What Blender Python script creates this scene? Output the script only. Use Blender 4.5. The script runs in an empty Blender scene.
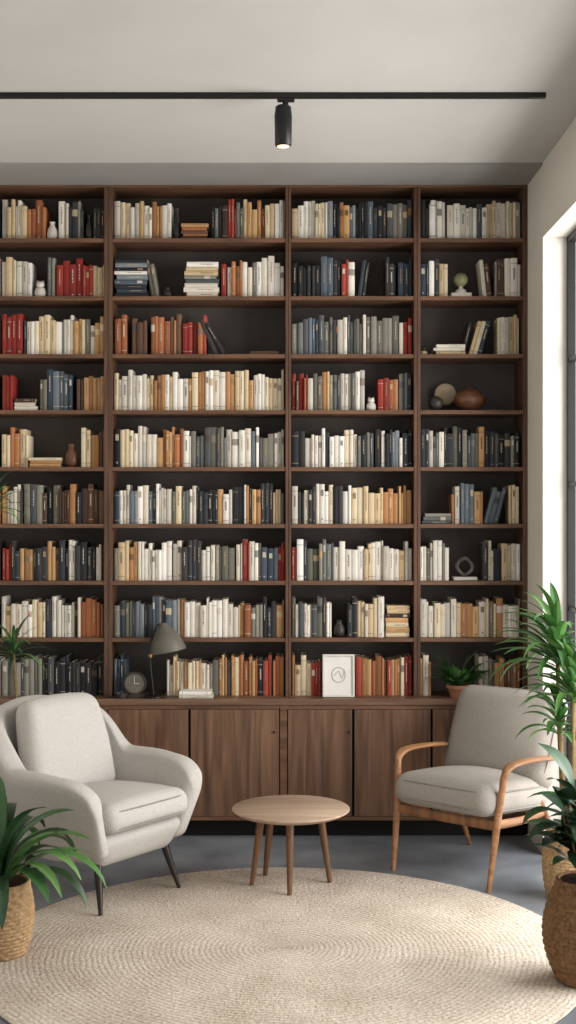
import bpy, math, random
from mathutils import Vector, Matrix, noise
rnd = random.Random(11)
scene = bpy.context.scene
S = 170.0          # px per metre at bookcase front
YF = 7.647         # bookcase front plane
CH = 1.9
def X(px): return (px-288)/S
def Z(py): return CH-(py-512)/S

# ---------------------------------------------------------------- materials
def lin(h):
    if isinstance(h, str):
        c=[int(h[i:i+2],16)/255 for i in (0,2,4)]
    else: c=[v/255 for v in h]
    return tuple((v/12.92 if v<=0.04045 else ((v+0.055)/1.055)**2.4) for v in c)+(1.0,)

def base(name, rough=0.6, spec=0.4, metal=0.0):
    m=bpy.data.materials.new(name); m.use_nodes=True
    nt=m.node_tree; b=nt.nodes['Principled BSDF']
    b.inputs['Roughness'].default_value=rough
    b.inputs['Specular IOR Level'].default_value=spec
    b.inputs['Metallic'].default_value=metal
    return m,nt,b

def mat(name,c1,c2=None,scale=5,rough=0.6,spec=0.4,bump=0.0,bscale=None,stretch=(1,1,1),metal=0,detail=6,dist=0.005):
    m,nt,b=base(name,rough,spec,metal)
    c2=c2 or c1
    tc=nt.nodes.new('ShaderNodeTexCoord'); mp=nt.nodes.new('ShaderNodeMapping')
    mp.inputs['Scale'].default_value=stretch
    nt.links.new(tc.outputs['Object'],mp.inputs['Vector'])
    n=nt.nodes.new('ShaderNodeTexNoise'); n.inputs['Scale'].default_value=scale; n.inputs['Detail'].default_value=detail
    nt.links.new(mp.outputs[0],n.inputs['Vector'])
    r=nt.nodes.new('ShaderNodeValToRGB')
    r.color_ramp.elements[0].position=0.3; r.color_ramp.elements[1].position=0.7
    r.color_ramp.elements[0].color=lin(c1); r.color_ramp.elements[1].color=lin(c2)
    nt.links.new(n.outputs['Fac'],r.inputs[0]); nt.links.new(r.outputs[0],b.inputs['Base Color'])
    if bump>0:
        n2=nt.nodes.new('ShaderNodeTexNoise'); n2.inputs['Scale'].default_value=bscale or scale; n2.inputs['Detail'].default_value=4
        nt.links.new(mp.outputs[0],n2.inputs['Vector'])
        bp=nt.nodes.new('ShaderNodeBump'); bp.inputs['Strength'].default_value=bump; bp.inputs['Distance'].default_value=dist
        nt.links.new(n2.outputs['Fac'],bp.inputs['Height']); nt.links.new(bp.outputs[0],b.inputs['Normal'])
    return m

def wood(name,dark,light,axis,rough=0.45,spec=0.35,s=1.0,var=False):
    m,nt,b=base(name,rough,spec)
    st={'X':(1.2,16,16),'Y':(16,1.2,16),'Z':(16,16,1.2)}[axis]
    tc=nt.nodes.new('ShaderNodeTexCoord'); mp=nt.nodes.new('ShaderNodeMapping')
    mp.inputs['Scale'].default_value=[v*s for v in st]
    src=tc.outputs['Object']
    if var:
        oi=nt.nodes.new('ShaderNodeObjectInfo'); mu=nt.nodes.new('ShaderNodeMath'); mu.operation='MULTIPLY'; mu.inputs[1].default_value=37
        nt.links.new(oi.outputs['Random'],mu.inputs[0])
        cb=nt.nodes.new('ShaderNodeCombineXYZ')
        for i in range(3): nt.links.new(mu.outputs[0],cb.inputs[i])
        ad=nt.nodes.new('ShaderNodeVectorMath'); nt.links.new(src,ad.inputs[0]); nt.links.new(cb.outputs[0],ad.inputs[1]); src=ad.outputs[0]
    nt.links.new(src,mp.inputs['Vector'])
    n=nt.nodes.new('ShaderNodeTexNoise'); n.inputs['Scale'].default_value=1.6; n.inputs['Detail'].default_value=8; n.inputs['Distortion'].default_value=0.8
    nt.links.new(mp.outputs[0],n.inputs['Vector'])
    r=nt.nodes.new('ShaderNodeValToRGB')
    r.color_ramp.elements[0].position=0.3; r.color_ramp.elements[1].position=0.72
    r.color_ramp.elements[0].color=lin(dark); r.color_ramp.elements[1].color=lin(light)
    nt.links.new(n.outputs['Fac'],r.inputs[0]); nt.links.new(r.outputs[0],b.inputs['Base Color'])
    bp=nt.nodes.new('ShaderNodeBump'); bp.inputs['Strength'].default_value=0.15; bp.inputs['Distance'].default_value=0.002
    nt.links.new(n.outputs['Fac'],bp.inputs['Height']); nt.links.new(bp.outputs[0],b.inputs['Normal'])
    return m

def attr_mat(name,rough=0.6,spec=0.3,amt=0.25,scale=30):
    m,nt,b=base(name,rough,spec)
    a=nt.nodes.new('ShaderNodeAttribute'); a.attribute_name='Col'
    tc=nt.nodes.new('ShaderNodeTexCoord')
    n=nt.nodes.new('ShaderNodeTexNoise'); n.inputs['Scale'].default_value=scale; n.inputs['Detail'].default_value=5
    nt.links.new(tc.outputs['Object'],n.inputs['Vector'])
    mr=nt.nodes.new('ShaderNodeMapRange'); mr.inputs[3].default_value=1-amt; mr.inputs[4].default_value=1+amt
    nt.links.new(n.outputs['Fac'],mr.inputs[0])
    mx=nt.nodes.new('ShaderNodeVectorMath'); mx.operation='SCALE'
    nt.links.new(a.outputs['Color'],mx.inputs[0]); nt.links.new(mr.outputs[0],mx.inputs['Scale'])
    nt.links.new(mx.outputs[0],b.inputs['Base Color'])
    return m

M_wall=mat('wall_plaster','d8d3cb','dfdbd3',3,0.9,0.1,0.1,60)
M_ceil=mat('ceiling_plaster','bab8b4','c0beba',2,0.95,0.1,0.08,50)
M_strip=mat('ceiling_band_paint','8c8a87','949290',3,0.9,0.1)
M_floor=mat('polished_concrete','62676e','898e94',3.0,0.38,0.4,0.1,14)
M_shelfX=wood('walnut_shelf','4d3627','7a5842','X',0.5)
M_shelfZ=wood('walnut_upright','422e22','6a4c3a','Z',0.5)
M_door=wood('walnut_door','4f382a','80604a','Z',0.42,0.35,0.8,True)
M_count=wood('walnut_counter','5a4335','80634f','X',0.4)
M_back=mat('bookcase_back_panel','4a4542','57514d',6,0.8,0.2)
M_dark=mat('dark_plinth','161515','1c1b1a',6,0.8,0.2)
M_black=mat('black_metal','101011','161617',20,0.4,0.4)
M_fabric=mat('light_grey_fabric','aeaaa5','bfbbb6',150,0.95,0.1,0.5,300,dist=0.002)
M_fabric2=mat('warm_grey_fabric','938d86','a39d96',150,0.95,0.1,0.5,300,dist=0.002)
M_pipe=mat('fabric_piping','84807a','938f89',180,0.95,0.1)
M_leg=mat('dark_leg_wood','211b18','2d2521',10,0.4,0.4)
M_oak=wood('honey_wood','6f4a30','9a6f4e','Z',0.42,0.35)
M_oakY=wood('arm_wood','7f5638','ac805b','Y',0.4,0.35)
M_tabtop=wood('table_top_wood','9c8470','bfa893','X',0.45,0.3,0.8)
M_tableg=wood('table_leg_wood','5a3f2d','7a5a42','Z',0.45)
M_books=attr_mat('book_covers',0.6,0.25,0.12,25)
M_leaf=attr_mat('leaf_green',0.42,0.4,0.35,14)
M_soil=mat('potting_soil','241b15','3a2c22',60,0.95,0.05,0.8,80)
M_wick=mat('wicker','8a6c4e','bd9f78',60,0.75,0.2,0.4,120)
M_wickd=mat('dark_wicker','5e432d','8f6c4a',60,0.75,0.2,0.4,120)
M_terra=mat('terracotta','9a6a50','b07d64',12,0.8,0.2)
M_cer=mat('white_ceramic','cfcac0','d9d4ca',12,0.5,0.4)
M_cerd=mat('dark_ceramic','2a2724','38332f',12,0.45,0.4)
M_lampg=mat('olive_grey_metal','5a574e','67635a',12,0.45,0.4)
M_brass=mat('brass','9a7a48','aa8a55',12,0.35,0.5,metal=0.8)
M_stem=mat('plant_stem','6a5a3e','857350',40,0.8,0.1)
M_bowl=wood('turned_wood','4e3122','7c5238','X',0.4,0.4,2)
M_stone=mat('beige_stone','a8967c','c0ad92',25,0.8,0.2)
M_green=mat('green_stone','6a7050','9a9a72',14,0.5,0.4)
M_paper=mat('art_paper','dedbd5','e3e0da',12,0.9,0.1)
M_ink=mat('ink_line','9a9894','9a9894',12,0.9,0.1)

# ---------------------------------------------------------------- mesh builder
class MB:
    def __init__(s): s.v=[]; s.f=[]; s.c=[]
    def add(s,vs,fs,col=(1,1,1,1),cols=None,M=None):
        o=len(s.v)
        s.v+= [ (M@Vector(p))[:] if M is not None else tuple(p) for p in vs]
        for i,f in enumerate(fs):
            s.f.append(tuple(o+k for k in f)); s.c.append(cols[i] if cols else col)
    def box(s,x0,x1,y0,y1,z0,z1,col=(1,1,1,1),M=None):
        vs=[(x0,y0,z0),(x1,y0,z0),(x1,y1,z0),(x0,y1,z0),(x0,y0,z1),(x1,y0,z1),(x1,y1,z1),(x0,y1,z1)]
        s.add(vs,[(0,3,2,1),(4,5,6,7),(0,1,5,4),(1,2,6,5),(2,3,7,6),(3,0,4,7)],col,None,M)
    def obj(s,name,m,parent=None,smooth=False,bevel=0,color=False,loc=None,rot=None,recalc=True):
        me=bpy.data.meshes.new(name); me.from_pydata(s.v,[],s.f); me.update()
        if color:
            a=me.color_attributes.new('Col','FLOAT_COLOR','CORNER')
            buf=[]
            for f,c in zip(s.f,s.c): buf+=list(c)*len(f)
            a.data.foreach_set('color',buf)
        if recalc:
            import bmesh
            bm=bmesh.new(); bm.from_mesh(me); bmesh.ops.recalc_face_normals(bm,faces=bm.faces); bm.to_mesh(me); bm.free()
        me.materials.append(m)
        if smooth: me.polygons.foreach_set('use_smooth',[True]*len(me.polygons))
        o=bpy.data.objects.new(name,me); scene.collection.objects.link(o)
        if parent: o.parent=parent
        if loc: o.location=loc
        if rot: o.rotation_euler=rot
        if bevel:
            b=o.modifiers.new('bevel','BEVEL'); b.width=bevel; b.segments=2; b.limit_method='ANGLE'
        return o

def empty(name,loc=(0,0,0),rot=0):
    e=bpy.data.objects.new(name,None); scene.collection.objects.link(e)
    e.location=loc; e.rotation_euler=(0,0,rot); e.empty_display_size=0.1
    return e
def boxo(name,x0,x1,y0,y1,z0,z1,m,parent=None,bevel=0,smooth=False):
    b=MB(); b.box(x0,x1,y0,y1,z0,z1); return b.obj(name,m,parent,bevel=bevel)

def lathe_mb(mb,prof,segs=40,M=None,col=(1,1,1,1),fn=None):
    vs=[];fs=[]
    for j,(r,z) in enumerate(prof):
        for i in range(segs):
            a=2*math.pi*i/segs; rr=r+(fn(i,j,a) if fn else 0)
            vs.append((rr*math.cos(a),rr*math.sin(a),z))
    n=len(prof)
    for j in range(n-1):
        for i in range(segs):
            k=(i+1)%segs
            fs.append((j*segs+i,j*segs+k,(j+1)*segs+k,(j+1)*segs+i))
    fs.append(tuple(range(segs-1,-1,-1))); fs.append(tuple((n-1)*segs+i for i in range(segs)))
    mb.add(vs,fs,col,None,M)
def lathe(name,prof,m,parent=None,segs=40,loc=None,rot=None,fn=None,smooth=True):
    mb=MB(); lathe_mb(mb,prof,segs,fn=fn); o=mb.obj(name,m,parent,smooth=smooth,loc=loc,rot=rot)
    if smooth:
        es=o.modifiers.new('es','EDGE_SPLIT'); es.split_angle=math.radians(50)
    return o

def cr(pts,n):
    P=[Vector(p) for p in pts]; P=[2*P[0]-P[1]]+P+[2*P[-1]-P[-2]]
    out=[]; segs=len(P)-3
    for k in range(n+1):
        t=k/n*segs; i=min(int(t),segs-1); u=t-i
        a,b,c,d=P[i:i+4]
        out.append(0.5*((2*b)+(c-a)*u+(2*a-5*b+4*c-d)*u*u+(3*b-a-3*c+d)*u**3))
    return out
def sweep_mb(mb,pts,rad,n=24,segs=12,up=(0,0,1),closed=False,M=None,col=(1,1,1,1)):
    if closed: C=[Vector(p) for p in pts]; n=len(C)-1
    else: C=cr(pts,n)
    R=cr([(r[0],r[1],0) if isinstance(r,(tuple,list)) else (r,r,0) for r in rad],n) if len(rad)>1 else [Vector((rad[0],rad[0],0))]*(n+1)
    upv=Vector(up); vs=[];fs=[]; side=None
    for k,p in enumerate(C):
        if closed: t=C[(k+1)%len(C)]-C[k-1]
        else: t=C[min(k+1,n)]-C[max(k-1,0)]
        t.normalize()
        sd=t.cross(upv)
        if sd.length<0.05: sd=side if side is not None else t.cross(Vector((0.1,1,0)))
        sd=(sd-t*sd.dot(t)).normalized()
        if side is not None and sd.dot(side)<0: sd=-sd
        side=sd; u2=sd.cross(t).normalized()
        for i in range(segs):
            a=2*math.pi*i/segs
            vs.append(p+sd*math.cos(a)*R[k][0]+u2*math.sin(a)*R[k][1])
    cnt=n+1
    for k in range(cnt if closed else cnt-1):
        q=(k+1)%cnt
        for i in range(segs):
            j=(i+1)%segs
            fs.append((k*segs+i,k*segs+j,q*segs+j,q*segs+i))
    if not closed:
        fs.append(tuple(range(segs-1,-1,-1))); fs.append(tuple((cnt-1)*segs+i for i in range(segs)))
    mb.add(vs,fs,col,None,M)
def sweep(name,pts,rad,m,parent=None,n=24,segs=12,up=(0,0,1),closed=False):
    mb=MB(); sweep_mb(mb,pts,rad,n,segs,up,closed); o=mb.obj(name,m,parent,smooth=True)
    es=o.modifiers.new('es','EDGE_SPLIT'); es.split_angle=math.radians(60)
    return o

def rbox(name,size,r,m,parent=None,n=14,fn=None,Mx=None):
    sx,sy,sz=[v/2 for v in size]; idx={}; vs=[]; fs=[]
    def pt(p):
        q=Vector((p[0]*sx,p[1]*sy,p[2]*sz))
        c=Vector((max(-sx+r,min(sx-r,q.x)),max(-sy+r,min(sy-r,q.y)),max(-sz+r,min(sz-r,q.z))))
        d=q-c
        if d.length>1e-9: q=c+d.normalized()*r
        return q
    def remap(t): return math.copysign(abs(t)**0.6,t)
    def vid(p):
        k=tuple(round(v,5) for v in p)
        if k not in idx:
            idx[k]=len(vs); q=pt(p)
            if fn: q=fn(q)
            if Mx is not None: q=Mx@q
            vs.append(q)
        return idx[k]
    g=[remap(-1+2*i/n) for i in range(n+1)]
    for ax in range(3):
        for sgn in (-1,1):
            for i in range(n):
                for j in range(n):
                    quad=[]
                    for (a,b) in ((g[i],g[j]),(g[i+1],g[j]),(g[i+1],g[j+1]),(g[i],g[j+1])):
                        p=[0,0,0]; p[ax]=sgn; p[(ax+1)%3]=a; p[(ax+2)%3]=b; quad.append(vid(p))
                    if sgn<0: quad.reverse()
                    fs.append(tuple(quad))
    mb=MB(); mb.add(vs,fs); return mb.obj(name,m,parent,smooth=True)

def super_loop(hx,hy,z,e=5,n=64,fn=None,Mx=None):
    out=[]
    for i in range(n):
        a=2*math.pi*i/n; c,s_=math.cos(a),math.sin(a)
        p=Vector((hx*math.copysign(abs(c)**(2/e),c),hy*math.copysign(abs(s_)**(2/e),s_),z))
        if fn:p=fn(p)
        if Mx is not None:p=Mx@p
        out.append(p)
    return out

# ---------------------------------------------------------------- room
XR=1.41; XL=-2.13; CZ=3.835; YB=7.96; Y0=-1.5; WT=0.175
boxo('floor',XL-0.2,XR+0.3,Y0,YB+0.15,-0.1,0,M_floor)
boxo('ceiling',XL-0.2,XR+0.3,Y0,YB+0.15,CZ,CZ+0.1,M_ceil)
boxo('wall_back',XL-0.2,XR+WT,YB,YB+0.15,0,CZ,M_wall)
boxo('wall_left',XL-0.15,XL,Y0,YB,0,CZ,M_wall)
WY0,WY1,WZ0,WZ1=3.9,7.19,0.0,3.42
w=MB()
w.box(XR,XR+WT,WY1,YB,0,CZ); w.box(XR,XR+WT,WY0,WY1,WZ1,CZ)
w.box(XR,XR+WT,Y0,WY0,0,CZ)
w.obj('wall_right',M_wall)
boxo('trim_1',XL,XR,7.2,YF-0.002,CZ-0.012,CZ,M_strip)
win=empty('window_1',(0,0,0))
f=MB(); fx0,fx1=XR+WT-.045,XR+WT
f.box(fx0,fx1,WY1-0.035,WY1,WZ0,WZ1); f.box(fx0,fx1,WY0,WY0+0.035,WZ0,WZ1)
f.box(fx0,fx1,WY0,WY1,WZ1-0.035,WZ1); f.box(fx0,fx1,WY0,WY1,WZ0,WZ0+0.05)
for k in range(1,4):
    yy=WY1-(WY1-WY0)*k/4; f.box(fx0,fx1,yy-0.018,yy+0.018,WZ0,WZ1)
for k in range(1,5):
    zz=WZ0+(WZ1-WZ0)*k/5; f.box(fx0+0.005,fx1-0.005,WY0,WY1,zz-0.012,zz+0.012)
f.obj('frame',M_black,win,bevel=0.003)
mg=bpy.data.materials.new('window_glass'); mg.use_nodes=True; nt=mg.node_tree; nt.nodes.clear()
o_=nt.nodes.new('ShaderNodeOutputMaterial'); t_=nt.nodes.new('ShaderNodeBsdfTransparent'); g_=nt.nodes.new('ShaderNodeBsdfGlossy'); g_.inputs['Roughness'].default_value=0.02
mm=nt.nodes.new('ShaderNodeMixShader'); mm.inputs[0].default_value=0.06
nt.links.new(t_.outputs[0],mm.inputs[1]); nt.links.new(g_.outputs[0],mm.inputs[2]); nt.links.new(mm.outputs[0],o_.inputs[0])
boxo('pane',XR+WT-.02,XR+WT-.016,WY0+0.03,WY1-0.03,WZ0+0.03,WZ1-0.03,mg,win)

# ---------------------------------------------------------------- bookcase
bc=empty('bookcase',(0,0,0))
BT=[238,296,354,410,467,524,581,638]
UP=[(-72,-66),(104,112),(285.5,291),(414,420.5),(523,528)]
YBK=YB-0.015
sh=MB()
for k,y in enumerate(BT):
    for c in range(4):
        sh.box(X(UP[c][1]),X(UP[c+1][0]),YF+0.004,YBK-0.01,Z(y)-0.024,Z(y))
sh.box(X(-72),X(528),YF,YBK,Z(187),CZ-0.001)
sh.obj('shelf_boards',M_shelfX,bc,bevel=0.0015)
u=MB()
CT=Z(697)
for i,(a,b) in enumerate(UP):
    if i in(1,2,3):
        mid=(a+b)/2
        u.box(X(a),X(mid)-0.0012,YF,YBK,CT,Z(187)); u.box(X(mid)+0.0012,X(b),YF,YBK,CT,Z(187))
    else: u.box(X(a),X(b),YF,YBK,CT,Z(187))
u.obj('uprights',M_shelfZ,bc,bevel=0.0015)
boxo('back_panel',X(-72),X(528),YBK-0.012,YBK,CT,Z(187),M_back,bc)
YC=YF-0.09
boxo('counter_top',X(-72),XR-.001,YC,YBK,CT-0.035,CT,M_count,bc,bevel=0.003)
boxo('cabinet_body',X(-70),XR-0.002,YC+0.03,YBK,0.11,CT-0.036,M_dark,bc)
boxo('plinth',X(-70),XR-0.002,YC+0.08,YBK,0.0,0.109,M_dark,bc)
cf=MB()
cf.box(X(-70),XR-.002,YC+0.008,YC+0.03,CT-0.06,CT-0.036); cf.box(X(-70),XR-.002,YC+0.008,YC+0.03,0.105,0.128)
def XC(px): return (px-288)/(1300/YC)
for a,b in((-70,-66),(102.5,107),(280,287)): cf.box(XC(a),XC(b),YC+0.004,YC+0.03,0.105,CT-0.036)
cf.obj('face_frame',M_shelfX,bc,bevel=0.0015)
doors=[(-66,18),(19.5,102),(107.5,188.5),(190,279.5),(287.5,352.5),(354,431),(432.5,478),(479.5,528)]
for i,(a,b) in enumerate(doors):
    boxo('door_panel_%d'%(i+1),XC(a)+0.003,XC(b)-0.003,YC+0.005,YC+0.028,0.13,CT-0.062,M_door,bc,bevel=0.002)
kn=MB()
for px in (274,348.5): lathe_mb(kn,[(0.004,0),(0.006,0.006),(0.006,0.012),(0.003,0.014)],12,Matrix.Translation((XC(px),YC+0.005,0.62))@Matrix.Rotation(math.radians(90),4,'X'))
kn.obj('door_knobs',M_dark,bc)

# ---------------------------------------------------------------- books
PAL={'W':['dfd9ce','d4cdc0','e6e2da','c8c1b4','d2c8b7','dad4c9','b8b2a7'],
 'C':['d0bf9f','d6c8ac','c4b08e','c8b08c'],
 'T':['b58f64','a6774d','bd9365','aa7a50','956a45','bf9f70'],
 'K':['26272b','2f2d2d','202124','3a3839','33353a'],
 'N':['434c56','545f69','656f77','353f49','7d8388'],
 'R':['93362c','80302a','9a4336','862a24'],
 'O':['a76a45','ae754e','92593b','825435'],
 'G':['605f55','757167','666a66','88857a','4c4f52'],
 'D':['4e382d','5b4336','41312a','69503f']}
PAGE=lin('cfc5b2')
bk=MB()
def vary(c,a=0.08):
    k=1+rnd.uniform(-a,a); return (min(c[0]*k,1),min(c[1]*k,1),min(c[2]*k,1),1)
def mixc(a,b,t): return tuple(a[i]*(1-t)+b[i]*t for i in range(3))+(1,)
def book(w,h,dp,key,M):
    col=vary(lin(rnd.choice(PAL[key]))); w=w-0.0012
    bl=min(0.004,w*0.16); prof=[]
    for k in range(5):
        t=k/4; prof.append((w*t, bl*(1-math.sin(math.pi*t))))
    poly=prof+[(w,dp),(0,dp)]
    n=len(poly); cx=w/2; cy=dp/2
    inn=[(cx+(x-cx)*(1-0.004/max(w,0.012)*1.6),cy+(y-cy)*(1-0.01/dp)) for x,y in poly]
    vs=[(x,y,0) for x,y in poly]+[(x,y,h) for x,y in poly]+[(x,y,h) for x,y in inn]+[(x,y,h-0.004) for x,y in inn]
    fs=[];cs=[]
    for i in range(n):
        j=(i+1)%n
        fs.append((i,j,n+j,n+i)); cs.append(PAGE if i==n-2 else col)
        fs.append((n+i,n+j,2*n+j,2*n+i)); cs.append(col)
        fs.append((2*n+i,2*n+j,3*n+j,3*n+i)); cs.append(PAGE)
    fs.append(tuple(3*n+i for i in range(n))); cs.append(PAGE)
    fs.append(tuple(range(n-1,-1,-1))); cs.append(col)
    bk.add(vs,fs,None,cs,M)
    lum=col[0]*.3+col[1]*.6+col[2]*.1
    if lum>0.3: ink=lin(rnd.choice(['3a3632','5a4a3a','7a4a3c','4a5560','2a2826','9a8058']))
    else: ink=lin(rnd.choice(['c8baa0','b8a480','d0ccc0','a08868','c4beb0']))
    ink=mixc(ink,col,.25)
    e=0.0006
    def band(z0,z1,c):
        vs=[(x,y-e,z0) for x,y in prof]+[(x,y-e,z1) for x,y in prof]
        bk.add(vs,[(i,i+1,6+i,5+i) for i in range(4)],c,None,M)
    def rect(x0,x1,z0,z1,c):
        bk.add([(x0,-e,z0),(x1,-e,z0),(x1,-e,z1),(x0,-e,z1)],[(0,1,2,3)],c,None,M)
    s=rnd.random()
    if s<0.20:
        band(h*0.86,h*0.875,ink); band(h*0.1,h*0.115,ink)
        if rnd.random()<.5: rect(w*.38,w*.62,h*.45,h*.75,ink)
    elif s<0.30:
        c2=mixc(vary(lin(rnd.choice(PAL[rnd.choice('WKDGTC')]))),col,.3); band(h*0.62,h*0.8,c2)
    elif s<0.66 and w>0.014:
        z=h*rnd.uniform(.35,.5); zt=h*.85; x0=w*.42; x1=w*.58
        while z<zt:
            l=rnd.uniform(0.006,0.022); rect(x0,x1,z,min(z+l,zt),ink); z+=l+0.004
        if rnd.random()<.4: rect(w*.36,w*.64,h*.06,h*.10,ink)
    elif s<0.74 and w>0.018:
        rect(w*.22,w*.78,h*.7,h*.86,ink)
        rect(w*.36,w*.64,h*.1,h*.14,ink)
YB0=YF+0.035
def row_books(x0,x1,keys,zb,hmin=.172,hmax=.24,smin=0.015,smax=0.038):
    x=X(x0); xe=X(x1); key=None; run=0; hh=0
    while x<xe-0.008:
        if run<=0:
            key=rnd.choice(keys); run=rnd.choice([1,1,1,1,2,2,3]); hh=rnd.uniform(hmin+.012,hmax); ww=rnd.uniform(smin,smax); dd=rnd.uniform(0,.025)
        w=ww+rnd.uniform(-.003,.003); h=hh+rnd.uniform(-.006,.006)
        if rnd.random()<.3: h=rnd.uniform(hmin,hmax)
        if x+w>xe: w=xe-x
        if w<0.008: break
        book(w,h,0.15+rnd.uniform(0,.02),key,Matrix.Translation((x,YB0+dd+rnd.uniform(0,.008),zb+.0005)))
        x+=w+rnd.choice([0,0,0,0.001,.002]); run-=1
def stack(x0,x1,n,keys,zb,t=0.02):
    z=zb+.0005
    for k in range(n):
        th=t*rnd.uniform(.8,1.25); L=X(x1)-X(x0); l=L*rnd.uniform(.86,1.0); off=rnd.uniform(0,L-l)
        M=Matrix.Translation((X(x0)+off,YB0-0.01+rnd.uniform(0,.015),z+th))@Matrix.Rotation(math.radians(90),4,'Y')
        book(th,l,0.15,rnd.choice(keys),M); z+=th
    return z
def lean(x0,n,keys,zb,ang,h=0.21,w=0.024):
    x=X(x0); a=math.radians(ang)
    for k in range(n):
        ww=w*rnd.uniform(.8,1.2); hh=h*rnd.uniform(.92,1.05)
        z=zb+.0005+(ww*math.sin(a) if a>0 else 0)
        M=Matrix.Translation((x,YB0+rnd.uniform(0,.01),z))@Matrix.Rotation(a,4,'Y')
        book(ww,hh,0.15,rnd.choice(keys),M); x+=ww/math.cos(a)+0.001

zs=[Z(y) for y in BT]+[CT]
B,ST,L='b','s','l'
R={
0:[(B,-60,-2,'WTK'),(B,0,16,'CTW'),(B,16,44,'WOTCW'),(B,57,64,'W'),(B,64,82,'KWG'),(B,92,103,'KG'),
   (B,113,139,'WWC'),(B,139,172,'TCWT'),(ST,180,208,5,'ODT'),(B,211,222,'GK'),(B,222,228,'D'),(B,228,236,'R'),(B,236,247,'CG'),(B,247,265,'OTT'),(B,265,285,'CW'),
   (B,292,328,'WWCW'),(B,328,340,'NKW'),(B,340,350,'T'),(B,350,388,'KNK'),(B,388,413,'GNG'),
   (B,422,432,'WK'),(B,432,448,'KWW'),(B,448,488,'WGW'),(B,488,522,'WGCW')],
1:[(B,-60,-2,'WDN'),(B,0,30,'CWWT'),(B,46,54,'GW'),(B,55,92,'R'),(B,92,103,'TC'),
   (ST,113,147,9,'KKNKWC'),(L,151,2,'KWG',-10),(ST,183,219,8,'WWCG'),(B,221,227,'R'),(B,227,242,'OCW'),(B,242,284,'WWCWG'),
   (B,292,312,'KWK'),(B,312,341,'KKN'),(B,342,349,'R'),(B,349,356,'W'),(L,358,2,'GNK',8),(B,386,396,'K'),(B,399,413,'KN'),
   (B,421,430,'NW'),(B,430,450,'WCWK'),(L,484,2,'TDW',-6),(B,496,506,'GD'),(B,506,522,'WWC')],
2:[(B,-60,-2,'RDN'),(B,0,22,'RRO'),(B,22,62,'CWWGK'),(B,62,103,'WTCG'),
   (B,114,127,'RO'),(B,131,146,'KD'),(B,150,182,'OTOD'),(B,182,206,'RRO'),(L,214,1,'K',-24),(L,222,1,'K',-30),(ST,248,280,1,'D'),
   (B,292,338,'KGKN'),(B,338,356,'WGW'),(B,356,400,'GNWG'),(B,400,404,'W'),(B,404,413,'R'),
   (ST,434,467,3,'WCW'),(L,462,1,'K',14),(L,470,3,'NWC',16),(B,499,521,'WWC')],
3:[(B,-60,-2,'GDN'),(B,0,13,'RO'),(ST,13,36,3,'WCD'),(B,38,72,'GKGNG'),(B,75,103,'TDDC'),
   (B,113,172,'CWWWT'),(B,172,225,'WCTW'),(B,225,284,'CTWCT'),
   (B,292,308,'RODW'),(B,308,330,'WGT'),(B,330,366,'WWG'),(B,379,400,'ORDO'),(B,400,413,'GK')],
4:[(B,-60,-2,'WTK'),(B,0,26,'TOC'),(ST,27,60,3,'TCO'),(B,80,103,'TCDT'),
   (B,113,165,'WWCKT'),(B,165,190,'OTW'),(B,190,226,'NGKG'),(B,226,262,'WGWN'),(B,262,284,'WNGW'),
   (B,292,330,'KWGW'),(B,330,350,'TCW'),(B,350,376,'KWGK'),(B,376,413,'WKNC'),
   (B,421,440,'WGK'),(B,440,480,'GWGK'),(B,480,521,'NGTK')],
5:[(B,-60,-2,'WTK'),(B,0,22,'WKT'),(B,22,60,'KDGT'),(B,60,103,'DTKD'),
   (B,113,160,'WWWN'),(B,160,212,'WWCGK'),(B,212,246,'WKTW'),(B,246,284,'CGKT'),
   (B,292,320,'KWK'),(B,320,352,'NWKC'),(B,352,384,'WWC'),(B,384,413,'TCTK'),
   (ST,422,452,3,'GNW'),(B,453,462,'WT'),(B,462,484,'KNTN'),(L,485,3,'NTC',15),(B,510,522,'WCT')],
6:[(B,-60,-2,'WTK'),(B,0,9,'RK'),(B,9,58,'KDKT'),(B,58,103,'WCKW'),
   (B,113,128,'GC'),(B,128,172,'WWCT'),(B,172,236,'WWGWCK'),(B,236,242,'W'),(B,242,249,'R'),(B,249,278,'WGN'),(B,278,285,'R'),
   (B,292,297,'R'),(B,297,334,'KKGW'),(B,334,384,'WWCW'),(B,384,413,'WCWG'),
   (B,421,450,'WGCW'),(B,484,503,'KGW'),(B,503,522,'WTC')],
7:[(B,-60,-2,'WTK'),(B,0,44,'WWCW'),(B,44,70,'OWK'),(B,70,103,'WCKO'),
   (B,113,165,'KGNG'),(B,165,176,'NW'),(B,176,208,'WTGW'),(B,208,240,'WWC'),(B,240,284,'TKGOT'),
   (B,292,312,'GWW'),(B,312,332,'KWTG'),(B,348,358,'KG'),(B,358,385,'WWC'),(ST,386,411,7,'TDC'),
   (B,421,462,'WWCW'),(B,462,490,'TWC'),(B,490,522,'CTWG')],
8:[(B,-60,-2,'WTK'),(B,0,22,'WTG'),(B,22,70,'GKGK'),(B,70,103,'KGK'),
   (B,113,125,'NK'),(B,166,200,'WCGT'),(B,200,240,'CWTG'),(B,240,258,'TOC'),(B,258,263,'K'),(B,263,273,'R'),(B,273,284,'OT'),
   (B,292,322,'CTWGR'),(B,356,362,'R'),(B,362,388,'TTCO'),(B,388,413,'WTCR'),
   (B,421,432,'WT'),(B,480,496,'WG'),(B,496,522,'OOTN')]}
for r,items in R.items():
    for it in items:
        if it[0]==B: row_books(it[1],it[2],it[3],zs[r])
        elif it[0]==ST: stack(it[1],it[2],it[3],it[4],zs[r],.025 if r in(1,7) else .02)
        else: lean(it[1],it[2],it[3],zs[r],it[4])
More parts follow.
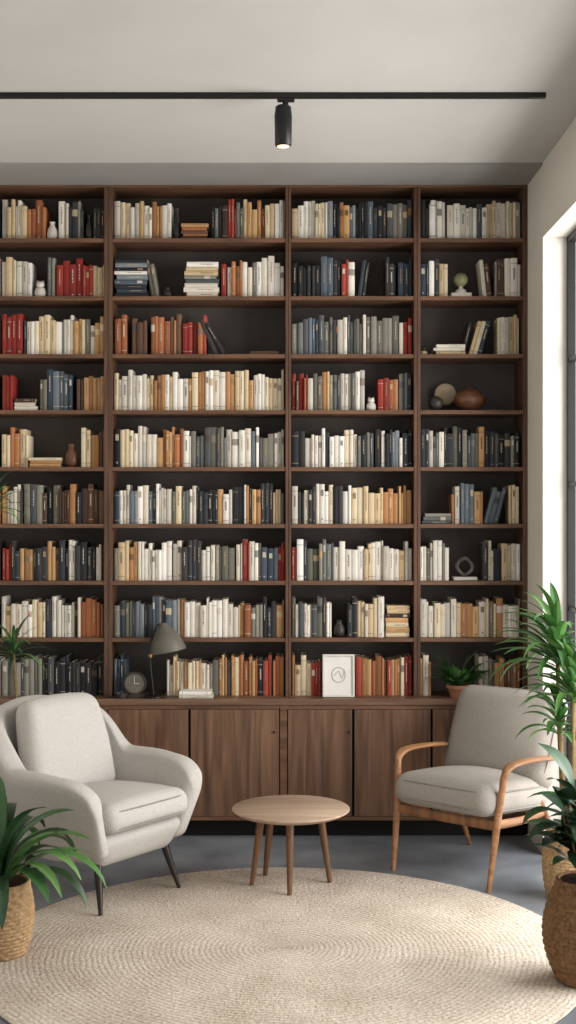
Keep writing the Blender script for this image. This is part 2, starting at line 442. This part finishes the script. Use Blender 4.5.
YBs=YB0; YB0=YF-0.07; stack(180,215,2,'W',CT,0.018); YB0=YBs
bk.obj('books',M_books,None,color=True,recalc=False)

# ---------------------------------------------------------------- decor on the shelves
def vase(name,px,row,prof,m,dy=0.12,segs=28):
    return lathe(name,prof,m,None,segs,loc=(X(px),YF+dy,zs[row]+0.0005))
def prof_scale(p,rs,hs): return [(r*rs,z*hs) for r,z in p]
JUG=[(0.5,0),(0.9,.12),(1,.35),(.85,.6),(.45,.78),(.42,.9),(.55,1),(.45,.99)]
BALL=[(0.35,0)]+[(math.sin(a),0.5-0.5*math.cos(a)) for a in [math.pi*(0.14+0.83*k/12) for k in range(13)]]
vase('ceramic_jug',50,0,prof_scale(JUG,.033,.11),M_cer,0.08)
vase('ceramic_jug',176,0,prof_scale(JUG,.022,.19),M_cerd,0.08)
vase('dark_vase',87,0,prof_scale(JUG,.022,.15),M_cerd,0.08)
vase('dark_vase',69,4,prof_scale(JUG,.04,.14),M_bowl,0.1)
vase('dark_vase',340,7,prof_scale(JUG,.036,.1),M_cerd,0.08)
vase('dark_vase',166,1,prof_scale(JUG,.03,.06),M_cerd,0.08)
vase('wooden_vase',472,3,prof_scale(BALL[:-1]+[(0.22,1.0),(0.2,1.04)],.094,.135),M_bowl,0.12,40)
vase('black_ball_ornament',437,3,prof_scale(BALL,.046,.088),M_cerd,0.07)
sd=empty('stone_disc_sculpture',(X(450),YF+0.235,zs[3]+.0005))
lathe('disc',[(0.06,-.014),(0.066,-.008),(0.066,.008),(0.06,.014)],M_stone,sd,40,loc=(0,0,0.112),rot=(math.radians(90),0,0))
lathe('foot',[(0.03,0),(0.03,0.012),(0.008,0.02),(0.008,0.06)],M_cerd,sd,20)
def figurine(name,px,row,h,m,dz=0.0005,dy=0.08):
    e=empty(name,(X(px),YF+dy,zs[row]+dz))
    lathe('body',prof_scale([(0.6,0),(0.95,.12),(1,.35),(.8,.58),(.45,.68),(.3,.7)],h*.38,h),m,e,24)
    lathe('head',prof_scale(BALL,h*.27,h*.45),m,e,24,loc=(0,0,h*.6))
    b=MB()
    for s_ in(-1,1):
        lathe_mb(b,[(h*.08,0),(h*.05,h*.09),(0.001,h*.16)],10,Matrix.Translation((s_*h*.16,0,h*.95)))
    b.obj('ears',m,e); return e
figurine('owl_figurine',372,3,.075,M_cer); figurine('bird_figurine',38,1,.095,M_cer)
gl=empty('globe_ornament',(X(463),YF+0.1,zs[1]+.0005))
boxo('base_block',-.06,.06,-.04,.04,0,.03,M_cer,gl,0.003)
lathe('stand',[(0.035,.03),(0.03,.05),(0.012,.06),(0.012,.075)],M_cer,gl,24)
lathe('ball',prof_scale(BALL,.042,.084),M_green,gl,30,loc=(0,0,.07))
sc=empty('knot_sculpture',(X(467),YF+0.1,zs[6]+.0005))
boxo('base_block',-.07,.07,-.04,.04,0,.02,M_cer,sc,0.003)
sweep('loop',[Vector((.035*math.cos(a)*(1+.3*math.cos(2*a)),.012*math.sin(3*a),.08+.05*math.sin(a))) for a in [2*math.pi*k/40 for k in range(40)]],[.011],M_lampg,sc,closed=True)
rk=empty('stone_ornament',(X(425),YF+.08,zs[2]+.0005))
lathe('pebble',prof_scale(BALL,.022,.03),M_stone,rk,20); lathe('pebble_top',prof_scale(BALL,.014,.02),M_cerd,rk,20,loc=(0,0,.029))

pf=empty('picture_frame',(X(338.5),YF-0.02,CT+0.002)); pf.rotation_euler=(math.radians(-6),0,0)
f=MB(); w2,h2=.094,.25
f.box(-w2,w2,-.009,.009,0,.012); f.box(-w2,w2,-.009,.009,h2-.012,h2); f.box(-w2,-w2+.012,-.009,.009,.012,h2-.012); f.box(w2-.012,w2,-.009,.009,.012,h2-.012)
f.obj('frame',M_cer,pf,bevel=0.002); boxo('artwork_sheet',-w2+.010,w2-.010,0,.006,.010,h2-.010,M_paper,pf)
sweep('drawn_circle',[Vector((.04*math.cos(a),-.001,.13+.043*math.sin(a))) for a in [2*math.pi*k/36 for k in range(36)]],[.0018],M_ink,pf,closed=True)
sweep('drawn_line',[(-.03,-.001,.12),(0,-.001,.15),(.02,-.001,.11),(.034,-.001,.16)],[.0014,.0014],M_ink,pf)
# desk lamp (stands on the counter ledge, clear of the books)
dl=empty('desk_lamp',(X(154),YF-0.02,CT+0.0005))
lathe('base',[(0.055,0),(0.055,.008),(0.045,.014),(0.01,.018)],M_black,dl,32)
sweep('stem',[(0,0,.015),(-.012,0,.12),(-.02,0,.24),(-.005,0,.37),(.03,0,.43),(.06,0,.41)],[.005,.005],M_black,dl)
lathe('joint',[(0.011,0),(0.013,.01),(0.011,.02)],M_brass,dl,16,loc=(-.02,0,.235))
lathe('shade',[(0.108,0),(.104,.02),(.086,.07),(.058,.115),(.03,.14),(.022,.165),(.018,.167),(.018,.14),(.053,.105),(.080,.065),(.100,.018),(.104,.001)],M_lampg,dl,40,loc=(.085,-.0,.272),rot=(0,math.radians(-10),0))
mc=empty('table_clock',(X(135),YF-0.012,CT+.0005))
lathe('case',[(0.066,-.02),(0.07,-.012),(0.07,.012),(0.066,.02)],M_cerd,mc,40,loc=(0,0,.083),rot=(math.radians(90),0,0))
lathe('dial',[(0.055,0),(0.055,.002)],M_lampg,mc,40,loc=(0,-.0205,.083),rot=(math.radians(90),0,0))
boxo('foot',-.04,.04,-.022,.022,0,.018,M_cerd,mc,0.002)
boxo('hand_long',-.0015,.0015,-.025,-.0235,.08,.125,M_cer,mc); boxo('hand_short',-.001,.028,-.025,-.0235,.082,.085,M_cer,mc)
mu=empty('pencil_tray',(X(122),YF-0.05,CT+.0005))
lathe('tray',[(0.03,0),(0.035,.012),(.037,.03),(.033,.03),(.03,.014),(.02,.008)],M_cerd,mu,30)

# ---------------------------------------------------------------- ceiling track light
TY=1300/216.5
tl=empty('ceiling_track_light',(0,TY,CZ))
boxo('rail',X(-70),1.19,-.014,.014,-.024,0,M_black,tl,0.002)
boxo('adapter',-.05,.03,-.013,.013,-.04,-.024,M_black,tl,0.002)
lathe('pivot',[(0.014,0),(0.014,.04)],M_black,tl,20,loc=(-.012,0,-.07))
lathe('spot_can',[(0.034,0),(0.038,.004),(0.041,.14),(.036,.18),(.028,.185),(.028,.186)],M_black,tl,36,loc=(-.022,0,-.245))
me=bpy.data.materials.new('lamp_glow'); me.use_nodes=True
bb=me.node_tree.nodes['Principled BSDF']; bb.inputs['Emission Color'].default_value=lin('ffc88c'); bb.inputs['Emission Strength'].default_value=1.0
lathe('lens',[(0.028,0),(0.028,.002)],me,tl,24,loc=(-.022,0,-.2475))
sl=bpy.data.lights.new('spot','SPOT'); sl.energy=22; sl.color=(1,.87,.7); sl.spot_size=math.radians(70); sl.spot_blend=.8; sl.shadow_soft_size=.03
so=bpy.data.objects.new('spot_bulb',sl); scene.collection.objects.link(so); so.parent=tl; so.location=(-.022,0,-.26)

# ---------------------------------------------------------------- rug
rug_m,nt,b=base('jute_rug',0.95,0.05)
N=nt.nodes.new; Lk=nt.links.new
tc=N('ShaderNodeTexCoord'); sep=N('ShaderNodeSeparateXYZ'); Lk(tc.outputs['Object'],sep.inputs[0])
cb=N('ShaderNodeCombineXYZ'); Lk(sep.outputs[0],cb.inputs[0]); Lk(sep.outputs[1],cb.inputs[1])
ln=N('ShaderNodeVectorMath'); ln.operation='LENGTH'; Lk(cb.outputs[0],ln.inputs[0])
def mth(op,a,b_=None):
    n=N('ShaderNodeMath'); n.operation=op
    for i,v in enumerate((a,b_)):
        if v is None: continue
        if isinstance(v,(int,float)): n.inputs[i].default_value=v
        else: Lk(v,n.inputs[i])
    return n.outputs[0]
wob=N('ShaderNodeTexNoise'); wob.inputs['Scale'].default_value=7; Lk(tc.outputs['Object'],wob.inputs['Vector'])
rad=mth('ADD',ln.outputs['Value'],mth('MULTIPLY',wob.outputs['Fac'],0.03))
rings=mth('MULTIPLY',rad,math.pi/0.024)
s1=mth('ABSOLUTE',mth('SINE',rings))
pc=N('ShaderNodeCombineXYZ'); Lk(mth('MULTIPLY',mth('FLOOR',mth('DIVIDE',rings,math.pi)),7.3),pc.inputs[0])
Lk(mth('MULTIPLY',mth('ARCTAN2',sep.outputs[1],sep.outputs[0]),40),pc.inputs[1])
kn_=N('ShaderNodeTexNoise'); kn_.inputs['Scale'].default_value=1.4; kn_.inputs['Detail'].default_value=4; Lk(pc.outputs[0],kn_.inputs['Vector'])
no=N('ShaderNodeTexNoise'); no.inputs['Scale'].default_value=70; no.inputs['Detail'].default_value=6; Lk(tc.outputs['Object'],no.inputs['Vector'])
no2=N('ShaderNodeTexNoise'); no2.inputs['Scale'].default_value=3; no2.inputs['Detail'].default_value=6; Lk(tc.outputs['Object'],no2.inputs['Vector'])
hh_=mth('ADD',mth('ADD',mth('MULTIPLY',s1,0.26),mth('MULTIPLY',kn_.outputs['Fac'],0.8)),mth('MULTIPLY',no.outputs['Fac'],1.5))
cm=mth('ADD',mth('MULTIPLY',hh_,0.34),mth('MULTIPLY',no2.outputs['Fac'],0.35))
rp=N('ShaderNodeValToRGB'); e=rp.color_ramp.elements; e[0].position=.42; e[1].position=.80
e[0].color=lin('9c8b79'); e[1].color=lin('e4dacd'); Lk(cm,rp.inputs[0]); Lk(rp.outputs[0],b.inputs['Base Color'])
bp=N('ShaderNodeBump'); bp.inputs['Strength'].default_value=.8; bp.inputs['Distance'].default_value=.006; Lk(hh_,bp.inputs['Height']); Lk(bp.outputs[0],b.inputs['Normal'])
lathe('round_rug',[(1.275,0),(1.29,.004),(1.29,.009),(1.28,.013),(0.6,.014),(0.01,.014)],rug_m,None,160,loc=(-0.02,5.62,0.0005))
RT=0.0155

# ---------------------------------------------------------------- coffee table
ct=empty('round_coffee_table',(0.015,6.6,RT))
th=.400-RT
lathe('top',[(0.27,th-.026),(.294,th-.012),(.299,th-.008),(.299,th-.003),(.296,th),(.01,th)],M_tabtop,ct,80)
for k,a in enumerate((-92,6,132,188)):
    a=math.radians(a); c,s_=math.cos(a),math.sin(a)
    sweep('leg_%d'%(k+1),[(.15*c,.15*s_,th-.024),(.172*c,.172*s_,th*.5),(.200*c,.200*s_,0)],[.020,.018,.012],M_tableg,ct,10,14,up=(s_,c,0.01))
boxo('brace_1',-.15,.15,-.014,.014,th-.052,th-.026,M_tableg,ct,.002)
boxo('brace_2',-.014,.014,-.15,.15,th-.0515,th-.0265,M_tableg,ct,.002)

# ---------------------------------------------------------------- upholstered armchair (left)
def smooth(a,b,x):
    t=max(0,min(1,(x-a)/(b-a))); return t*t*(3-2*t)
def armchair():
    E=empty('upholstered_armchair',(-0.945,6.47,0.0155),math.radians(54))
    plan=[(.322,-.285,0),(.345,-.16,0),(.358,.0,0),(.338,.16,0),(.265,.275,0),(.14,.325,0),(0,.335,0)]
    plan=plan+[(-x,y,0) for x,y,_ in plan[-2::-1]]
    C=cr(plan,96); n=len(C)-1; mb=MB()
    m=28; vs=[]
    ends=8
    st=[]
    for k in range(n+1):
        t=(C[min(k+1,n)]-C[max(k-1,0)]).normalized(); st.append((C[k],t,1.0))
    pre=[];post=[]
    for j in range(1,ends+1):
        a=j/ends*math.pi/2*.97
        pre.insert(0,(st[0][0]-st[0][1]*0.045*math.sin(a),st[0][1],math.cos(a)))
        post.append((st[-1][0]+st[-1][1]*0.045*math.sin(a),st[-1][1],math.cos(a)))
    st=pre+st+post
    for p,t,sc_ in st:
        out=Vector((t.y,-t.x,0)).normalized()
        if out.dot(Vector((p.x,p.y,0)))<0: out=-out
        back=smooth(.13,.32,p.y)
        top=.650+ (.930-.650)*back - .012*smooth(.0,-.2,p.y) - .035*smooth(.02,.25,abs(p.x))*back
        top-= .10*max(0,(-.16-p.y)/.17)**2      # arm front rolls over and down
        bot=.215+.04*(1-smooth(-.32,-.02,p.y))
        hw=(.043+.010*back)*(.25+.75*sc_)
        top-= .08*(1-sc_); bot+=.05*(1-sc_)
        for i in range(m):
            a=2*math.pi*i/m; cx=math.cos(a); sz=math.sin(a)
            uu=math.copysign(abs(cx)**.8,cx)*hw
            mid=(top+bot)/2; rr=hw
            if sz>=0: zz=top-rr+rr*sz
            else: zz=bot+rr*.6+rr*.6*sz
            if abs(cx)>.92: zz=mid+(zz-mid)*.9
            v=(zz-.2)/.75
            off=(.15*back+.06*(1-back))*v - .085*(1-smooth(.18,.50,zz))+.012
            thick=1.0+ (.40*smooth(.46,.62,zz)*(1-back))
            q=p+out*(uu*thick+off); q.z=zz
            q.y-= .025*smooth(.3,.6,zz)*(1-back)*smooth(-.1,-.3,p.y)
            vs.append(q)
    fs=[]; K=len(st)
    for k in range(K-1):
        for i in range(m):
            j=(i+1)%m; fs.append((k*m+i,k*m+j,(k+1)*m+j,(k+1)*m+i))
    fs.append(tuple(range(m))); fs.append(tuple((K-1)*m+i for i in range(m)))
    mb.add(vs,fs); o=mb.obj('shell',M_fabric,E,smooth=True)
    s=o.modifiers.new('s','SUBSURF'); s.levels=1; s.render_levels=1
    def tap(q):
        k=1-.16*(1-smooth(-.085,.07,q.z)); return Vector((q.x*k,q.y*k,q.z))
    rbox('seat_base',(.63,.62,.17),.06,M_fabric,E,14,tap,Matrix.Translation((0,-.01,.285)))
    def puff(q):
        q=q.copy(); k=(1-(q.x/.31)**2)*(1-(q.y/.33)**2)
        if q.z>0:q.z+=.04*max(k,0)
        return q
    Ms=Matrix.Translation((0,-.055,.425))@Matrix.Rotation(math.radians(-3),4,'X')
    rbox('seat_cushion',(.59,.62,.135),.062,M_fabric,E,20,puff,Ms)
    for s_,z in ((1,.040),(2,-.040)):
        sweep('seat_piping_%d'%s_,super_loop(.291,.305,z,7,80,None,Ms),[.0038],M_pipe,E,closed=True,segs=6)
    def puffb(q):
        q=q.copy(); k=(1-(q.x/.28)**2)*(1-(q.z/.28)**2)
        if q.y<0:q.y-=.045*max(k,0)
        q.y-=.10*(abs(q.x)/.27)**2.2*.4
        w=1-.12*smooth(-.1,.27,q.z)**2; q.x*=w
        q.z-=.03*(abs(q.x)/.27)**2 if q.z>0 else 0
        return q
    Mb=Matrix.Translation((0,.275,.69))@Matrix.Rotation(math.radians(-15),4,'X')
    rbox('back_cushion',(.57,.15,.53),.073,M_fabric,E,20,puffb,Mb)
    k=0
    for sx in(-1,1):
        for sy,y0,y1 in((-1,-.22,-.29),(1,.20,.30)):
            k+=1; sweep('leg_%d'%k,[(sx*.23,y0,.25),(sx*.255,(y0+y1)/2,.12),(sx*.28,y1,0.0)],[.022,.017,.010],M_leg,E,8,14,up=(0,1,0))
    return E
a_=armchair()

# ---------------------------------------------------------------- wooden armchair (right)
def wchair():
    E=empty('wooden_lounge_chair',(1.005,6.95,0.0),math.radians(-41))
    for sx,nm in((-1,'a'),(1,'b')):
        sweep('arm_and_front_leg_'+nm,[(sx*.295,-.345,0),(sx*.302,-.315,.16),(sx*.310,-.290,.32),(sx*.322,-.265,.48),(sx*.330,-.25,.57),(sx*.333,-.215,.606),(sx*.335,-.13,.618),(sx*.33,.07,.61),(sx*.315,.26,.585),(sx*.295,.36,.56)],
              [(.012,.012),(.016,.016),(.019,.019),(.018,.019),(.020,.018),(.027,.015),(.033,.013),(.031,.013),(.023,.012),(.015,.012)],M_oakY,E,60,14,up=(0.0,.35,1))
        sweep('back_leg_'+nm,[(sx*.285,.15,.40),(sx*.285,.26,.24),(sx*.285,.38,0)],[.019,.018,.011],M_oak,E,12,14,up=(1,0,0))
        sweep('back_post_'+nm,[(sx*.275,.18,.30),(sx*.275,.30,.52),(sx*.262,.435,.82)],[.016,.016,.012],M_oak,E,12,12,up=(1,0,0))
        sweep('side_rail_'+nm,[(sx*.302,-.29,.325),(sx*.294,0,.30),(sx*.284,.22,.30)],[(.012,.024),(.012,.022),(.012,.02)],M_oakY,E,12,12)
    sweep('front_rail',[(-.305,-.285,.32),(0,-.29,.32),(.305,-.285,.32)],[(.012,.026),(.012,.026)],M_oak,E,8,12)
    sweep('rear_rail',[(-.28,.22,.30),(0,.22,.30),(.28,.22,.30)],[(.012,.02),(.012,.02)],M_oak,E,8,12)
    for i,(y,z) in enumerate(((.32,.50),(.375,.64),(.43,.78))):
        sweep('back_slat_%d'%(i+1),[(-.27,y,z),(0,y+.01,z),(.27,y,z)],[(.007,.025),(.007,.025)],M_oak,E,8,10)
    def puff(q):
        q=q.copy(); k=(1-(q.x/.3)**2)*(1-(q.y/.34)**2)
        q.z+= .045*max(k,0) if q.z>0 else 0
        return q
    Ms=Matrix.Translation((0,-.04,.415))@Matrix.Rotation(math.radians(-5),4,'X')
    rbox('seat_cushion',(.61,.64,.16),.072,M_fabric2,E,20,puff,Ms)
    for s_,z in ((1,.048),(2,-.048)):
        sweep('seat_piping_%d'%s_,super_loop(.299,.314,z,7,80,None,Ms),[.0042],M_pipe,E,closed=True,segs=6)
    def puffb(q):
        q=q.copy(); k=(1-(q.x/.33)**2)*(1-(q.z/.29)**2)
        if q.y<0:q.y-=.055*max(k,0)
        return q
    Mb=Matrix.Translation((0,.30,.665))@Matrix.Rotation(math.radians(-23),4,'X')
    rbox('back_cushion',(.66,.17,.53),.08,M_fabric2,E,20,puffb,Mb)
    lp=[Vector((p.x,-.055,p.y)) for p in super_loop(.319,.255,0,6,80)]
    sweep('back_piping',[Mb@p for p in lp],[.0042],M_pipe,E,closed=True,segs=6,up=(0,1,0))
wchair()

# ---------------------------------------------------------------- plants
def leaf(mb,base_,az,el,length,width,droop,col,n=9,fold=.25,peak=.45,twist=0):
    p=Vector(base_); vs=[];ds=length/n
    col2=tuple(min(1,c*1.5) for c in col[:3])+(1,)
    for k in range(n+1):
        s=k/n; e=el-droop*(s**1.3)
        d=Vector((math.cos(az)*math.cos(e),math.sin(az)*math.cos(e),math.sin(e)))
        side=Vector((-math.sin(az),math.cos(az),0)); up=side.cross(d)*-1
        if twist: side=(Matrix.Rotation(twist,3,d)@side); up=(Matrix.Rotation(twist,3,d)@up)
        t=s/peak*.5 if s<peak else .5+(s-peak)/(1-peak)*.5
        w=width/2*(math.sin(math.pi*min(max(t,0.04),0.985)))**.8
        up=Vector(up)
        if up.z<0: up=-up
        vs+= [p+side*w+up*w*fold, p+side*w*.08, p-side*w*.08, p-side*w+up*w*fold]
        p=p+d*ds
    fs=[];cs=[]
    for k in range(n):
        a=4*k
        for q,c in ((0,col),(1,col2),(2,col)):
            fs.append((a+q,a+q+1,a+4+q+1,a+4+q)); cs.append(c)
    mb.add(vs,fs,None,cs)
def gcol(cols): return vary(lin(rnd.choice(cols)),.25)
def basket(parent,h,rp,m,rim=True,rows=None):
    rows=rows or int(h/.016); prof=[]
    for k in range(rows*3+1):
        t=k/(rows*3); prof.append((rp(t),h*t))
    nseg=120
    def fn(i,j,a):
        if j in(0,rows*3): return 0
        row=j//3; ph=(j%3)/3*math.pi
        return .0065*math.sin(ph)*(0.6+.4*math.sin(a*20+math.pi*(row%2)))
    lathe('woven_basket',prof,m,parent,nseg,fn=fn)
    r1=rp(1)
    if rim: sweep('basket_rim',[Vector((r1*math.cos(a),r1*math.sin(a),h)) for a in [2*math.pi*k/60 for k in range(60)]],[.009],m,parent,closed=True,segs=8)
    lathe('soil',[(r1-.012,h-.004),(r1-.012,h+.001),(.01,h+.004)],M_soil,parent,40)

GR=['3f6637','4b753a','325a2e','587f45','3a5f2e']; GD=['294529','223b25','325236','2e4a2b']; GB=['527d3c','668f48','467236','3d6a31']
E=empty('potted_peace_lily',(-1.235,5.56,0.0155)); basket(E,.30,lambda t:.115+.03*math.sin(math.pi*t*.9),M_wick)
mb=MB()
for k in range(42):
    az=2*math.pi*k*.381966+rnd.uniform(-.25,.25); q=rnd.random()
    el=math.radians(86-50*q+rnd.uniform(-6,6)); r=.035*q
    leaf(mb,(r*math.cos(az),r*math.sin(az),.295),az,el,rnd.uniform(.38,.58),rnd.uniform(.05,.075),rnd.uniform(1.2,2.4),gcol(GR+GD),12,.3,.6)
mb.obj('leaves',M_leaf,E,smooth=True,color=True,recalc=False)
E=empty('potted_rubber_plant',(1.205,5.24,0.0155)); basket(E,.40,lambda t:.10+.075*math.sin(math.pi*(t*.85+.08)),M_wickd)
mb=MB(); st=MB()
for k in range(8):
    az=k*.8+.3; tip=Vector((.10*math.cos(az),.10*math.sin(az),.40+rnd.uniform(.2,.38)))
    pts=[Vector((.03*math.cos(az),.03*math.sin(az),.39)),Vector((.05*math.cos(az),.05*math.sin(az),.48)),tip]
    sweep_mb(st,pts,[.005,.004],8,6,up=(0,1,0.1))
    for q in range(9):
        s=q/8; p=pts[0].lerp(tip,.2+.8*s); a2=q*2.4+k
        leaf(mb,p,a2,math.radians(rnd.uniform(15,65)),rnd.uniform(.19,.25),rnd.uniform(.065,.095),rnd.uniform(.9,1.6),gcol(GD),8,.18,.5)
mb.obj('leaves',M_leaf,E,smooth=True,color=True,recalc=False); st.obj('stems',M_stem,E,smooth=True)
E=empty('potted_dracaena',(1.395,6.42,0.0)); basket(E,.34,lambda t:.115+.02*math.sin(math.pi*t),M_wick)
mb=MB(); st=MB()
for (dx,dy,zt,nl,ll) in ((-.05,.07,1.24,56,.37),(-.0,-.06,1.08,44,.33),(-.04,.06,.90,24,.24)):
    sweep_mb(st,[(dx*.3,dy*.3,.33),(dx*.8,dy*.8,zt*.6),(dx,dy,zt)],[.014,.012,.011],14,8,up=(0,1,0))
    for k in range(nl):
        az=k*2.39996; q=k/nl; el=math.radians(87-68*(1-q))
        l=ll*rnd.uniform(.85,1.15)
        if math.cos(az)>.1: l*=.40   # growth stunted on the glass side
        leaf(mb,(dx,dy,zt-.12*(1-q)),az,el,l,rnd.uniform(.038,.054),rnd.uniform(.9,1.8),gcol(GB+GR),12,.35,.4)
mb.obj('leaves',M_leaf,E,smooth=True,color=True,recalc=False); st.obj('canes',M_stem,E,smooth=True)
E=empty('potted_dragon_tree',(-1.62,7.25,0.0))
lathe('pot',[(0.10,0),(.13,.22),(.135,.25),(.12,.25),(.115,.22)],M_cerd,E,36); lathe('soil',[(.115,.222),(.01,.226)],M_soil,E,30)
mb=MB(); st=MB()
for (dx,dy,zt,nl,ll) in ((.10,-.05,1.14,26,.24),(-0.02,-.04,1.95,26,.27)):
    sweep_mb(st,[(dx*.2,dy*.2,.21),(dx*1.2,dy,zt*.5),(dx,dy,zt)],[.013,.010,.007],16,8,up=(0,1,0))
    for k in range(nl):
        az=k*2.39996; q=k/nl; l=ll*rnd.uniform(.8,1.1)
        leaf(mb,(dx,dy,zt-.05*(1-q)),az,math.radians(80-75*(1-q)),l,.022,rnd.uniform(.8,1.8),gcol(GR+GD),10,.3,.3)
mb.obj('leaves',M_leaf,E,smooth=True,color=True,recalc=False); st.obj('canes',M_stem,E,smooth=True)
E=empty('small_potted_plant',(X(458),YF-0.01,CT+.0005))
lathe('terracotta_pot',[(0.045,0),(.062,.05),(.070,.055),(.072,.075),(.064,.075),(.06,.06)],M_terra,E,32); lathe('soil',[(.06,.062),(.005,.066)],M_soil,E,24)
mb=MB()
for k in range(110):
    az=k*2.4; q=rnd.random(); l=rnd.uniform(.14,.25)
    if abs(math.sin(az))>.45: l*=.6
    leaf(mb,(.02*math.cos(az),.02*math.sin(az),.062),az,math.radians(88-62*q),l,rnd.uniform(.026,.04),rnd.uniform(.3,1.2),gcol(GD+GR+GR),8,.2,.65)
mb.obj('leaves',M_leaf,E,smooth=True,color=True,recalc=False)

# ---------------------------------------------------------------- light
wd=bpy.data.worlds.new('World'); scene.world=wd; wd.use_nodes=True
bg=wd.node_tree.nodes['Background']; bg.inputs['Color'].default_value=(1.0,.985,.97,1); bg.inputs['Strength'].default_value=1.22
al=bpy.data.lights.new('window_daylight','AREA'); al.shape='RECTANGLE'; al.size=3.4; al.size_y=3.4; al.energy=330; al.color=(1,.975,.94)
ao=bpy.data.objects.new('window_daylight',al); scene.collection.objects.link(ao); ao.location=(3.0,5.5,2.0); ao.rotation_euler=(0,math.radians(90),0)
scene.view_settings.view_transform='Standard'; scene.view_settings.look='None'; scene.view_settings.exposure=0.12

cam=bpy.data.cameras.new('camera'); co=bpy.data.objects.new('camera',cam); scene.collection.objects.link(co)
cam.sensor_fit='VERTICAL'; cam.sensor_height=36; cam.lens=1300/1024*36; cam.clip_start=.05
co.location=(0,0,CH); co.rotation_euler=(math.radians(90),0,0)
scene.camera=co
